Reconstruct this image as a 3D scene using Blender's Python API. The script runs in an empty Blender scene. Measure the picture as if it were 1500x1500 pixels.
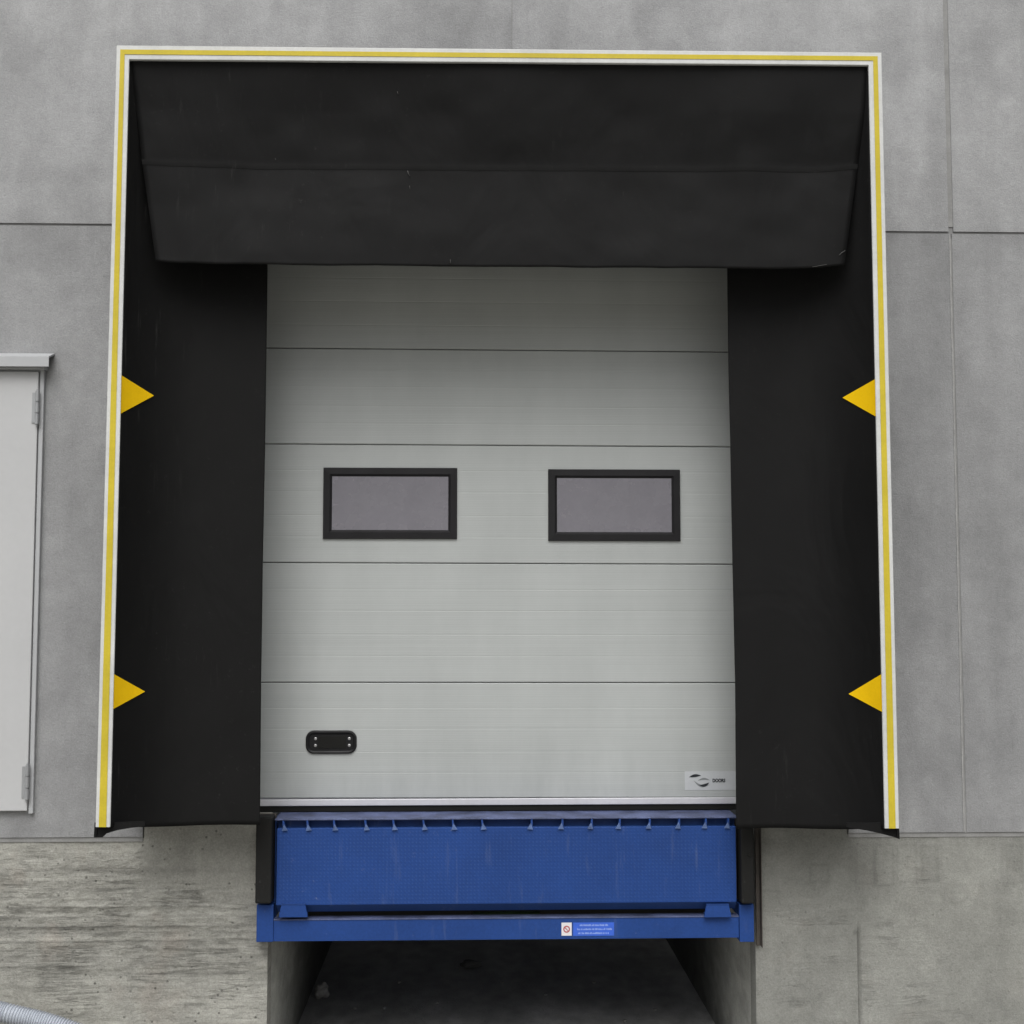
import bpy, bmesh, math, random
import numpy as np
from mathutils import Vector, Euler, Matrix
random.seed(7)
R = math.radians
scene = bpy.context.scene
col = scene.collection

# ------------------------------------------------------------------ camera
F, W = 1872.0, 1500.0
CAM = Vector((-0.17, -6.5, 2.45))
ROT = Euler((R(90 + 4.1), 0, R(-1.8)), 'XYZ')
cd = bpy.data.cameras.new('camera'); cam = bpy.data.objects.new('camera', cd); col.objects.link(cam)
cam.location = CAM; cam.rotation_euler = ROT
cd.sensor_width = 36; cd.lens = 36 * F / W; cd.clip_end = 3000; cd.clip_start = 0.05
scene.camera = cam
RM = ROT.to_matrix()

def ray(px, py):
    return RM @ Vector(((px - 750) / F, -(py - 750) / F, -1))
def at(px, py, Y=0.0):
    """survey helper: where the line of sight measured in the photo meets the vertical plane y = Y"""
    d = ray(px, py); t = (Y - CAM.y) / d.y
    return CAM + d * t
def on_plane(px, py, a, b, c):
    n = (b - a).cross(c - a).normalized(); d = ray(px, py)
    return CAM + d * ((a - CAM).dot(n) / d.dot(n))

# ------------------------------------------------------------------ organisation
def tag(o, label=None, cat=None, group=None, kind=None):
    if label: o['label'] = label
    if cat: o['category'] = cat
    if group: o['group'] = group
    if kind: o['kind'] = kind
    return o
def empty(name, loc, label, cat, group=None):
    o = bpy.data.objects.new(name, None); col.objects.link(o); o.location = loc
    o.empty_display_size = 0.1
    return tag(o, label, cat, group)
def link(name, me, mat, parent=None, smooth=False):
    o = bpy.data.objects.new(name, me); col.objects.link(o)
    if mat: me.materials.append(mat)
    if smooth:
        me.polygons.foreach_set('use_smooth', [True] * len(me.polygons))
    if parent:
        o.parent = parent
        off = Vector((0, 0, 0)); p = parent
        while p: off += p.location; p = p.parent
        me.transform(Matrix.Translation(-off))
    return o

class MB:
    """collects shapes for ONE mesh, in world coordinates"""
    def __init__(s): s.bm = bmesh.new()
    def box(s, x0, x1, y0, y1, z0, z1, bev=0, seg=2):
        g = bmesh.ops.create_cube(s.bm, size=1)
        for v in g['verts']:
            v.co = Vector(((x0 + x1) / 2 + v.co.x * (x1 - x0), (y0 + y1) / 2 + v.co.y * (y1 - y0), (z0 + z1) / 2 + v.co.z * (z1 - z0)))
        if bev:
            es = list({e for v in g['verts'] for e in v.link_edges})
            bmesh.ops.bevel(s.bm, geom=es, offset=bev, segments=seg, affect='EDGES', profile=.5)
        return s
    def prism(s, pts, vec, bev=0):
        """closed outline (Vectors) swept along vec"""
        vec = Vector(vec)
        a = [s.bm.verts.new(p) for p in pts]; b = [s.bm.verts.new(Vector(p) + vec) for p in pts]
        n = len(pts); fs = [s.bm.faces.new(a), s.bm.faces.new(b[::-1])]
        for i in range(n):
            fs.append(s.bm.faces.new((a[i], b[i], b[(i + 1) % n], a[(i + 1) % n])))
        bmesh.ops.recalc_face_normals(s.bm, faces=fs)
        if bev:
            bmesh.ops.bevel(s.bm, geom=list({e for f in fs for e in f.edges}), offset=bev, segments=2, affect='EDGES', profile=.5)
        return s
    def tube(s, path, rads, n=12, caps=True):
        rings = []
        for i, p in enumerate(path):
            p = Vector(p)
            t = (Vector(path[min(i + 1, len(path) - 1)]) - Vector(path[max(i - 1, 0)])).normalized()
            u = t.cross(Vector((0, 0, 1)))
            if u.length < 1e-3: u = t.cross(Vector((0, 1, 0)))
            u.normalize(); w = t.cross(u)
            r = rads[i] if hasattr(rads, '__len__') else rads
            rings.append([s.bm.verts.new(p + u * r * math.cos(2 * math.pi * k / n) + w * r * math.sin(2 * math.pi * k / n)) for k in range(n)])
        for a, b in zip(rings, rings[1:]):
            for k in range(n): s.bm.faces.new((a[k], a[(k + 1) % n], b[(k + 1) % n], b[k]))
        if caps: s.bm.faces.new(rings[0][::-1]); s.bm.faces.new(rings[-1])
        return s
    def build(s, name, mat, parent=None, smooth=False):
        bmesh.ops.recalc_face_normals(s.bm, faces=s.bm.faces[:])
        me = bpy.data.meshes.new(name); s.bm.to_mesh(me); s.bm.free()
        return link(name, me, mat, parent, smooth)

# ------------------------------------------------------------------ numpy noise
def vnoise(x, y, seed=0):
    xi = np.floor(x).astype(np.int64); yi = np.floor(y).astype(np.int64)
    xf = x - xi; yf = y - yi
    def h(a, b):
        n = (a * 374761393 + b * 668265263 + seed * 1442695041) & 0xFFFFFFFF
        n = ((n ^ (n >> 13)) * 1274126177) & 0xFFFFFFFF
        return ((n ^ (n >> 16)) & 0xFFFF) / 65535.0
    u = xf * xf * (3 - 2 * xf); v = yf * yf * (3 - 2 * yf)
    return (h(xi, yi) * (1 - u) + h(xi + 1, yi) * u) * (1 - v) + (h(xi, yi + 1) * (1 - u) + h(xi + 1, yi + 1) * u) * v
def fbm(x, y, seed=0, o=4):
    t = 0; a = .5; n = 0
    for i in range(o):
        t = t + a * vnoise(x * 2 ** i, y * 2 ** i, seed + i * 17); n += a; a *= .5
    return t / n
def gauss(x, z, px, py, sx, sy):
    c = at(px, py); return np.exp(-((x - c.x) / (sx / 288)) ** 2 - ((z - c.z) / (sy / 288)) ** 2)
def sstep(a, b, t):
    t = np.clip((t - a) / (b - a), 0, 1); return t * t * (3 - 2 * t)
def ax(*segs):
    """axis values from (start, stop, step) runs"""
    out = []
    for a, b, st in segs: out.append(np.linspace(a, b, max(2, int(round((b - a) / st)) + 1)))
    v = np.unique(np.round(np.concatenate(out), 5))
    return v

def sheet(name, X, Y, Z, tone, mat, parent=None, holes=(), back=0.0, rough=None, smooth=True):
    """surface sheet from 2-D arrays, with optional rectangular openings and returned edges"""
    n, m = X.shape
    idx = np.arange(n * m).reshape(n, m)
    f = np.stack([idx[:-1, :-1], idx[:-1, 1:], idx[1:, 1:], idx[1:, :-1]], -1).reshape(-1, 4)
    cx = ((X[:-1, :-1] + X[1:, 1:]) / 2).ravel(); cz = ((Z[:-1, :-1] + Z[1:, 1:]) / 2).ravel()
    keep = np.ones(len(f), bool)
    for (a, b, c, d) in holes: keep &= ~((cx > a) & (cx < b) & (cz > c) & (cz < d))
    f = f[keep]
    v = np.stack([X, Y, Z], -1).reshape(-1, 3)
    tn = (tone if tone is not None else np.ones_like(X)).ravel().astype(float)
    rg = (rough if rough is not None else np.zeros_like(X)).ravel().astype(float)
    if back:
        e = np.concatenate([f[:, [0, 1]], f[:, [1, 2]], f[:, [2, 3]], f[:, [3, 0]]])
        key = np.sort(e, 1); k = key[:, 0].astype(np.int64) * (n * m) + key[:, 1]
        u, first, cnt = np.unique(k, return_index=True, return_counts=True)
        be = e[first[cnt == 1]]
        N = len(v); used = np.unique(be); mp = -np.ones(N, int); mp[used] = np.arange(len(used)) + N
        vb = v[used].copy(); vb[:, 1] = vb[:, 1] + back
        v = np.concatenate([v, vb]); tn = np.concatenate([tn, tn[used] * .9]); rg = np.concatenate([rg, rg[used]])
        f = np.concatenate([f, np.stack([be[:, 1], be[:, 0], mp[be[:, 0]], mp[be[:, 1]]], -1)])
    me = bpy.data.meshes.new(name)
    me.from_pydata(v.tolist(), [], f.tolist())
    a = me.attributes.new('tone', 'FLOAT', 'POINT'); a.data.foreach_set('value', tn)
    a = me.attributes.new('rough', 'FLOAT', 'POINT'); a.data.foreach_set('value', rg)
    o = link(name, me, mat, parent)
    if smooth and not back:
        me.polygons.foreach_set('use_smooth', [True] * len(me.polygons))
    return o

# ------------------------------------------------------------------ materials
class NT:
    def __init__(s, name):
        s.m = bpy.data.materials.new(name); s.m.use_nodes = True
        s.t = s.m.node_tree; s.b = s.t.nodes['Principled BSDF']; s.co = s.t.nodes.new('ShaderNodeTexCoord')
    def n(s, typ, **kw):
        nd = s.t.nodes.new(typ)
        for k, v in kw.items():
            if k.startswith('i_'):
                key = k[2:]; key = int(key) if key.isdigit() else key.replace('_', ' ')
                if hasattr(v, 'links') or isinstance(v, bpy.types.NodeSocket): s.t.links.new(v, nd.inputs[key])
                else: nd.inputs[key].default_value = v
            else: setattr(nd, k, v)
        return nd
    def l(s, a, b): s.t.links.new(a, b)
    def map(s, scale, src='Object'):
        return s.n('ShaderNodeMapping', i_Vector=s.co.outputs[src], i_Scale=scale).outputs[0]
    def noise(s, scale, detail=5, rough=.55, vec=None, dist=0):
        v = vec if vec is not None else s.map((1, 1, 1))
        return s.n('ShaderNodeTexNoise', i_Vector=v, i_Scale=scale, i_Detail=detail, i_Roughness=rough, i_Distortion=dist).outputs['Fac']
    def rng(s, v, a, b, c, d):
        return s.n('ShaderNodeMapRange', i_Value=v, i_1=a, i_2=b, i_3=c, i_4=d).outputs[0]
    def math(s, op, a, b=0.0): return s.n('ShaderNodeMath', operation=op, i_0=a, i_1=b).outputs[0]
    def mixc(s, fac, a, b, mode='MIX'):
        nd = s.n('ShaderNodeMix', data_type='RGBA', blend_type=mode)
        for k, v in ((0, fac), (6, a), (7, b)):
            if isinstance(v, bpy.types.NodeSocket): s.l(v, nd.inputs[k])
            else: nd.inputs[k].default_value = v
        return nd.outputs[2]
    def scalec(s, c, f):
        """colour times a factor"""
        comb = s.n('ShaderNodeCombineXYZ', i_0=f, i_1=f, i_2=f)
        vm = s.n('ShaderNodeVectorMath', operation='MULTIPLY', i_1=comb.outputs[0])
        if isinstance(c, bpy.types.NodeSocket): s.l(c, vm.inputs[0])
        else: vm.inputs[0].default_value = c[:3]
        return vm.outputs[0]
    def bump(s, h, strength=.3, dist=.01, prev=None):
        b = s.n('ShaderNodeBump', i_Height=h, i_Strength=strength, i_Distance=dist)
        if prev is not None: s.l(prev, b.inputs['Normal'])
        return b.outputs[0]
    def out(s, color, rough=.6, normal=None, metal=0, spec=.5):
        b = s.b
        for k, v in (('Base Color', color), ('Roughness', rough), ('Metallic', metal), ('Specular IOR Level', spec), ('Normal', normal)):
            if v is None: continue
            if isinstance(v, bpy.types.NodeSocket): s.l(v, b.inputs[k])
            else: b.inputs[k].default_value = v
        return s.m
def rgb(r, g, b): return (r, g, b, 1)

def concrete(name, c1, c2, boards=False, grain=1.0, pores=.5):
    t = NT(name)
    tone = t.n('ShaderNodeAttribute', attribute_name='tone').outputs['Fac']
    rgh = t.n('ShaderNodeAttribute', attribute_name='rough').outputs['Fac']
    big = t.noise(1.3, 6, .6); mid = t.noise(9, 8, .65); fine = t.noise(120, 4, .7); micro = t.noise(420, 2, .6)
    vert = t.noise(1, 5, .6, t.map((7, 7, .8)))
    c = t.mixc(t.rng(big, .3, .7, 0, 1), c1, c2)
    f = t.rng(mid, .25, .75, .90, 1.10)
    patch = t.noise(4.2, 7, .7, dist=.6); f = t.math('MULTIPLY', f, t.rng(patch, .3, .7, .93, 1.06))
    f = t.math('MULTIPLY', f, t.rng(fine, .2, .8, 1 - .17 * grain, 1 + .17 * grain)); f2 = t.noise(48, 6, .75); f = t.math('MULTIPLY', f, t.rng(f2, .25, .75, 1 - .085 * grain, 1 + .085 * grain))
    f = t.math('MULTIPLY', f, t.rng(micro, .2, .8, 1 - .06 * grain, 1 + .06 * grain))
    f = t.math('MULTIPLY', f, t.rng(vert, .3, .7, .945, 1.05))
    f = t.math('MULTIPLY', f, tone)
    vo = t.n('ShaderNodeTexVoronoi', i_Vector=t.map((1, 1, 1)), i_Scale=26.0, i_Randomness=1.0)
    pore = t.math('MULTIPLY', t.rng(vo.outputs['Distance'], .08, .20, 1, 0), t.rng(t.noise(6, 3), .46, .58, 0, 1))
    f = t.math('MULTIPLY', f, t.math('SUBTRACT', 1.0, t.math('MULTIPLY', pore, pores * .5)))
    h = t.math('ADD', t.math('MULTIPLY', fine, .5), t.math('MULTIPLY', mid, .8))
    h = t.math('SUBTRACT', h, t.math('MULTIPLY', pore, .8 * pores))
    if boards:
        s1 = t.noise(1, 8, .72, t.map((1.9, 1.9, 22)), .55); s2 = t.noise(1, 6, .75, t.map((22, 22, 60)), .3)
        s3 = t.noise(1, 3, .5, t.map((.5, .5, 7)))
        k = t.math('ADD', t.math('MULTIPLY', t.math('SUBTRACT', s1, .5), .50), t.math('MULTIPLY', t.math('SUBTRACT', s2, .5), .75))
        k = t.math('ADD', k, t.math('MULTIPLY', t.math('SUBTRACT', s3, .5), .25))
        f = t.math('MULTIPLY', f, t.math('ADD', 1.0, t.math('MULTIPLY', k, t.math('MULTIPLY', rgh, .60))))
        crack = t.rng(t.n('ShaderNodeMath', operation='ABSOLUTE', i_0=t.math('SUBTRACT', s1, .47)).outputs[0], 0, .03, 1, 0)
        crack = t.math('MULTIPLY', crack, t.math('MULTIPLY', rgh, t.rng(t.noise(4, 3), .48, .6, 0, 1)))
        f = t.math('MULTIPLY', f, t.math('SUBTRACT', 1.0, t.math('MULTIPLY', crack, .28)))
        h = t.math('ADD', h, t.math('MULTIPLY', t.math('MULTIPLY', k, rgh), 2.2))
        h = t.math('SUBTRACT', h, t.math('MULTIPLY', crack, .8))
        tint = t.math('MULTIPLY', t.rng(t.noise(3.2, 3), .56, .72, 0, .35), rgh)
        c = t.mixc(tint, c, rgb(.31, .245, .20))
    return t.out(t.scalec(c, f), t.rng(mid, .2, .8, .8, .95), t.bump(h, .7, .007), spec=.2)

M = {}
M['precast'] = concrete('precast_concrete', rgb(.335, .338, .342), rgb(.295, .298, .302), grain=1.15, pores=.12)
M['cast_rough'] = concrete('rough_cast_concrete', rgb(.370, .366, .332), rgb(.318, .315, .284), boards=True, grain=1.6, pores=1.0)
M['cast'] = concrete('cast_concrete', rgb(.305, .307, .282), rgb(.262, .264, .245), boards=True, grain=1.4, pores=.35)
M['pit'] = concrete('pit_concrete', rgb(.42, .415, .40), rgb(.30, .30, .29), grain=1.5)
def simple(name, c, rough=.5, spec=.5, metal=0, var=.06, vs=5, bumps=0, bs=80):
    t = NT(name)
    f = t.math('MULTIPLY', t.rng(t.noise(vs, 6, .6), .3, .7, 1 - var, 1 + var), t.rng(t.noise(vs * 14, 3, .6), .3, .7, 1 - var * .5, 1 + var * .5))
    nrm = t.bump(t.noise(bs, 4, .6), bumps, .003) if bumps else None
    return t.out(t.scalec(c, f), t.rng(t.noise(vs * 2, 4), .3, .7, rough * .88, min(1, rough * 1.12)), nrm, metal, spec)
M['sealant'] = simple('joint_sealant', (.27, .27, .265), .8, .2, var=.15, vs=8)
M['bead'] = simple('mortar', (.33, .33, .325), .9, .2, var=.2, vs=12)
M['joint_dark'] = simple('joint_gap_filler', (.23, .23, .23), .9, .1)

def fabric(name, c, dirt=.5):
    t = NT(name)
    big = t.noise(1.6, 5, .6); weave = t.n('ShaderNodeTexNoise', i_Vector=t.map((330, 330, 330)), i_Scale=1.0, i_Detail=2.0).outputs['Fac']
    f = t.math('MULTIPLY', t.rng(big, .3, .7, .86, 1.14), t.rng(weave, .3, .7, .85, 1.15))
    # pale scuffs, drips and dust specks
    runs = t.rng(t.noise(1, 5, .75, t.map((26, 26, 2.2))),    .60, .78, 0, 1)
    runs = t.math('MULTIPLY', runs, t.rng(t.noise(1.1, 2), .52, .66, 0, 1))
    speck = t.math('MULTIPLY', t.rng(t.noise(34, 5, .75), .61, .78, 0, 1), t.rng(t.noise(1.9, 3), .42, .60, 0, 1))
    d = t.math('MULTIPLY', t.n('ShaderNodeMath', operation='MAXIMUM', i_0=runs, i_1=speck).outputs[0], dirt)
    colr = t.mixc(t.math('MULTIPLY', d, .5), t.scalec(c, f), rgb(.09, .09, .085))
    wr = t.noise(1, 3, .5, t.map((2.2, 2.2, 1.3)), 1.0)
    nb = t.bump(wr, .28, .06); nb = t.bump(weave, .10, .001, nb)
    return t.out(colr, t.rng(big, .3, .7, .6, .75), nb, spec=.13)
M['rubber'] = fabric('scuffed_black_rubber', (.015, .015, .0145), 1.6)
M['fabric'] = fabric('black_coated_fabric', (.0092, .0092, .0094))
M['fabric_side'] = fabric('black_coated_side_fabric', (.0086, .0086, .0086), .8)
M['white_paint'] = simple('white_profile_paint', (.60, .61, .60), .5, .4, var=.09, vs=6)
M['yellow_tape'] = simple('yellow_stripe', (.56, .445, .034), .5, .3, var=.09, vs=6)
M['yellow_tri'] = simple('yellow_triangle_vinyl', (1.0, .62, .006), .6, .15, var=.05)

M['black_plastic'] = simple('black_plastic', (.008, .008, .009), .5, .3, var=.15, vs=10)
M['black_frame'] = simple('black_window_frame', (.014, .0135, .015), .6, .25, var=.2, vs=10)
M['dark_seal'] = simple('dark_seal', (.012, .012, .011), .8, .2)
M['gasket'] = simple('grey_gasket', (.07, .07, .07), .8, .2)
M['screw'] = simple('steel_screw', (.42, .42, .42), .35, .5, .7)
M['door_paint'] = simple('pale_grey_door_paint', (.50, .505, .51), .45, .4, var=.03, vs=2)
M['door_frame_paint'] = simple('pale_frame_paint', (.44, .45, .46), .45, .4, var=.03, vs=2)
M['hinge'] = simple('hinge_metal', (.36, .37, .38), .4, .5, .3)
M['alu'] = simple('aluminium_rail', (.60, .60, .63), .42, .5, .15, var=.06, vs=3)
M['dusty_top'] = simple('worn_steel_edge', (.085, .105, .20), .6, .4, .1, var=.5, vs=8)
M['rust'] = simple('rusty_steel_plate', (.10, .088, .078), .8, .3, .1, var=.35, vs=12, bumps=.4)
M['hose'] = simple('grey_corrugated_plastic', (.42, .45, .50), .45, .5, var=.08, vs=6)
M['olive'] = simple('olive_slot_tint', (.05, .085, .03), .5, .5, var=.3, vs=20)
M['stone'] = simple('pale_rubble', (.36, .35, .33), .9, .2, var=.3, vs=22, bumps=.6)
M['chip'] = simple('dull_stone', (.26, .255, .24), .9, .2, var=.3, vs=22)
M['paper'] = simple('dirty_paper', (.10, .10, .097), .9, .2, var=.3, vs=22)

def sandwich():
    t = NT('silver_grey_sandwich_panel')
    # fine micro-ribs along the sections and very slight oil-canning
    sx = t.n('ShaderNodeSeparateXYZ', i_0=t.co.outputs['Object'])
    rib = t.n('ShaderNodeMath', operation='SINE', i_0=t.math('MULTIPLY', sx.outputs[2], 700.0)).outputs[0]
    soft = t.noise(1, 4, .5, t.map((.5, .5, 5)))
    dust = t.noise(1, 6, .6, t.map((3, 3, 1.1)))
    streak = t.noise(1, 3, .6, t.map((.25, .25, 60)))
    f = t.math('MULTIPLY', t.rng(soft, .3, .7, .975, 1.025), t.rng(dust, .3, .7, .93, 1.05))
    low = t.math('MULTIPLY', t.rng(sx.outputs[2], 0.0, .5, 1, 0), t.rng(t.noise(1, 6, .7, t.map((9, 9, 2))), .4, .7, 0, 1)); f = t.math('MULTIPLY', f, t.math('SUBTRACT', 1.0, t.math('MULTIPLY', low, .12)))
    f = t.math('MULTIPLY', f, t.rng(streak, .3, .7, .975, 1.025))
    f = t.math('MULTIPLY', f, t.rng(rib, -1, 1, .985, 1.015))
    n1 = t.bump(rib, .05, .002); n1 = t.bump(t.noise(140, 3), .06, .001, n1); n1 = t.bump(soft, .12, .02, n1)
    return t.out(t.scalec((.424, .444, .438), f), .42, n1, .0, .5)
M['sandwich'] = sandwich()

def glass():
    t = NT('frosted_acrylic_pane')
    f = t.rng(t.noise(7, 3, .5), .3, .7, .95, 1.05)
    f = t.math('MULTIPLY', f, t.rng(t.noise(60, 3), .3, .7, .96, 1.04))
    m = t.out(t.scalec((.195, .188, .212), f), t.rng(t.noise(9, 4), .3, .7, .18, .34), spec=.6)
    return m
M['pane'] = glass()

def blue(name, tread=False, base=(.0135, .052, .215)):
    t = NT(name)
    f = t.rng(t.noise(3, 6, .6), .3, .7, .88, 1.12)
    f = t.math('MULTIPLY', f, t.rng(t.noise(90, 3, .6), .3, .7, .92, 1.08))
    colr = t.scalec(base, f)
    nrm = None
    if tread:
        sp = t.n('ShaderNodeSeparateXYZ', i_0=t.co.outputs['Object'])
        k = 2 * math.pi / .036
        a = t.n('ShaderNodeMath', operation='SINE', i_0=t.math('MULTIPLY', t.math('ADD', sp.outputs[0], sp.outputs[2]), k)).outputs[0]
        b = t.n('ShaderNodeMath', operation='SINE', i_0=t.math('MULTIPLY', t.math('SUBTRACT', sp.outputs[0], sp.outputs[2]), k)).outputs[0]
        pr = t.math('MULTIPLY', a, b)
        bumpy = t.rng(pr, .25, .8, 0, 1)
        nrm = t.bump(bumpy, .35, .0015)
        wear = t.math('MULTIPLY', bumpy, t.rng(t.noise(5, 5, .7), .35, .7, .12, .75))
        colr = t.mixc(t.math('MULTIPLY', wear, .22), colr, rgb(.08, .15, .34))
    # dust, scuffs and cement splashes
    sc = t.math('MULTIPLY', t.rng(t.noise(30, 6, .8), .62, .74, 0, 1), t.rng(t.noise(2.6, 3), .46, .62, 0, 1))
    dr = t.math('MULTIPLY', t.rng(t.noise(1, 4, .7, t.map((16, 16, 1.8))), .60, .76, 0, 1), .3)
    d = t.n('ShaderNodeMath', operation='MAXIMUM', i_0=sc, i_1=dr).outputs[0]
    colr = t.mixc(t.math('MULTIPLY', d, .6), colr, rgb(.22, .25, .33))
    return t.out(colr, t.rng(t.noise(8, 4), .3, .7, .5, .68), nrm, 0, .28)
M['blue'] = blue('blue_enamel'); M['blue_tread'] = blue('blue_tread_plate', True)
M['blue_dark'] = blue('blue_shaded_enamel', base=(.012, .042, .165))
M['lug'] = simple('worn_hinge_weld', (.09, .145, .31), .5, .5, .1, var=.4, vs=30)

def ground():
    t = NT('yard_concrete')
    f = t.math('MULTIPLY', t.rng(t.noise(.6, 8, .65), .3, .7, .8, 1.2), t.rng(t.noise(40, 5, .7), .3, .7, .85, 1.15))
    return t.out(t.scalec((.29, .28, .25), f), .9, t.bump(t.noise(60, 5), .5, .006), spec=.2)
M['ground'] = ground()

# ------------------------------------------------------------------ world and sun (soft overcast daylight)
w = bpy.data.worlds.new('World'); scene.world = w; w.use_nodes = True
nt = w.node_tree; bg = nt.nodes['Background']
SUN_EL, SUN_AZ = R(54), R(188)      # azimuth measured clockwise from +Y: the sun stands behind the camera
sky = nt.nodes.new('ShaderNodeTexSky'); sky.sky_type = 'NISHITA'; sky.sun_disc = False
sky.sun_elevation = SUN_EL; sky.sun_rotation = SUN_AZ; sky.dust_density = 4; sky.air_density = 1.0; sky.ozone_density = 1
hs = nt.nodes.new('ShaderNodeHueSaturation'); hs.inputs['Saturation'].default_value = .16
nt.links.new(sky.outputs[0], hs.inputs['Color']); tcw = nt.nodes.new('ShaderNodeTexCoord'); sx_ = nt.nodes.new('ShaderNodeSeparateXYZ'); nt.links.new(tcw.outputs['Generated'], sx_.inputs[0])
mr = nt.nodes.new('ShaderNodeMapRange'); nt.links.new(sx_.outputs[2], mr.inputs[0]); mr.inputs[1].default_value = 0; mr.inputs[2].default_value = .8
mr.inputs[3].default_value = .34; mr.inputs[4].default_value = 1.25                     # overcast: brighter overhead than at the horizon
vm = nt.nodes.new('ShaderNodeVectorMath'); vm.operation = 'SCALE'; nt.links.new(hs.outputs[0], vm.inputs[0]); nt.links.new(mr.outputs[0], vm.inputs['Scale'])
nt.links.new(vm.outputs[0], bg.inputs[0]); bg.inputs[1].default_value = .14
sl = bpy.data.lights.new('sun', 'SUN'); sl.energy = 1.5; sl.angle = R(55); sl.color = (1, .985, .96)
so = bpy.data.objects.new('sun', sl); col.objects.link(so)
sd = Vector((math.sin(SUN_AZ) * math.cos(SUN_EL), math.cos(SUN_AZ) * math.cos(SUN_EL), math.sin(SUN_EL)))
so.rotation_euler = sd.to_track_quat('Z', 'Y').to_euler(); so.location = (0, -10, 12)

# ------------------------------------------------------------------ key measurements
z_j1 = at(750, 335).z                   # horizontal joint between the panel rows
z_j2 = at(740, 1224).z                  # top of the cast dock wall
x_v = at(1402, 700).x                   # vertical joint on the right
x_top = at(750, 30).x
DECK = at(740, 1198.5, -.09).z
px0, px1 = at(391, 1430).x, at(1108, 1430).x   # pit opening
ox0, ox1 = px0 - .16, px1 + .10                # doorway

xbl, xbr = at(209, 1212).x, at(1243, 1212).x   # inner ends of the precast panels

# ------------------------------------------------------------------ ground
ZG = 0.0
gb = MB()
def quad(b, x0, x1, y0, y1, z): b.bm.faces.new([b.bm.verts.new(p) for p in ((x0, y0, z), (x1, y0, z), (x1, y1, z), (x0, y1, z))])
quad(gb, -400, 400, -600, -.001, ZG)
g = gb.build('ground', M['ground']); tag(g, 'grey concrete yard in front of the loading dock', kind='structure')

# ------------------------------------------------------------------ upper precast wall
wall = empty('warehouse_wall', (0, 0, z_j2), 'grey precast concrete panel wall around the loading dock', 'wall')
G = .0065
def panel(x0, x1, z0, z1, mult, seed, holes=(), marks=None):
    xv = ax((x0, x1, .03), *[(h[0], h[1], .1) for h in holes]); zv = ax((z0, z1, .03), *[(h[2], h[3], .1) for h in holes])
    xv = np.clip(xv[(xv >= x0 - 1e-4) & (xv <= x1 + 1e-4)], x0, x1); zv = np.clip(zv[(zv >= z0 - 1e-4) & (zv <= z1 + 1e-4)], z0, z1)
    X, Z = np.meshgrid(xv, zv)
    T = mult * (1 + .20 * (fbm(X * 1.1, Z * 1.1, seed) - .5) + .26 * (fbm(X * 3.4, Z * 2.4, seed + 5, 5) - .5) + .16 * (fbm(X * 11, Z * 1.6, seed + 9) - .5) - .07 * sstep(.60, .72, fbm(X * 4, Z * 3, seed + 13, 5)))
    # paler arrises, weather staining near joints
    e = np.minimum(np.minimum(X - x0, x1 - X), np.minimum(Z - z0, z1 - Z))
    T = T * (1 - .05 * np.exp(-e / .05))
    if marks is not None: T = T * marks(X, Z)
    sheet('wall_panel', X, np.zeros_like(X), Z, T, M['precast'], wall, holes, .16)
XL, XR, ZT = -7.0, 7.0, 8.5
def mk_top(X, Z):
    return (1 - .10 * gauss(X, Z, 215, 65, 45, 28)) * (1 - .10 * gauss(X, Z, 90, 258, 130, 12)) * (1 - .06 * gauss(X, Z, 20, 100, 60, 50)) \
        * (1 - .14 * gauss(X, Z, 1372, 205, 22, 55)) * (1 - .07 * gauss(X, Z, 1340, 195, 22, 25)) * (1 + .06 * gauss(X, Z, 1050, 30, 200, 60)) \
        * (1 - .10 * gauss(X, Z, 1495, 200, 30, 40)) * (1 - .09 * gauss(X, Z, 1385, 320, 30, 60)) * (1 - .07 * gauss(X, Z, 130, 300, 90, 18))
panel(XL, x_top - .002, z_j1 + G, ZT, 1.13, 3, marks=mk_top)
panel(x_top + .002, x_v - .013, z_j1 + G, ZT, 1.12, 11, marks=mk_top)
panel(x_v + .013, XR, z_j1 + G, ZT, 1.06, 23, marks=mk_top)
sx1 = at(58, 900).x; sz0 = at(40, 1190).z; sz1 = at(40, 540).z; sx0 = sx1 - 1.06
def mk_mid(X, Z):
    r = sstep(at(1250, 600).x, at(1350, 600).x, X)
    return (1 - .10 * r) * (1 - .08 * gauss(X, Z, 100, 360, 60, 30)) * (1 + .05 * gauss(X, Z, 120, 1100, 60, 150)) * (1 - .12 * gauss(X, Z, 30, 1215, 60, 12)) \
        * (1 + .05 * gauss(X, Z, 1350, 1100, 60, 180)) * (1 - .05 * gauss(X, Z, 1340, 560, 50, 130))
panel(XL, x_v - .004, z_j2 + .004, z_j1 - G, .99, 31, holes=[(ox0, ox1, 0, 4.75), (xbl, ox0 + .01, 0, DECK + .004), (ox1 - .01, xbr, 0, DECK + .004), (sx0 + .08, sx1 - .08, sz0 + .05, sz1 - .05)], marks=mk_mid)
panel(x_v + .004, XR, z_j2 + .004, z_j1 - G, .885, 47, marks=lambda X, Z: 1 + .07 * gauss(X, Z, 1480, 420, 120, 60) - .05 * gauss(X, Z, 1470, 700, 70, 200))
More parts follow.
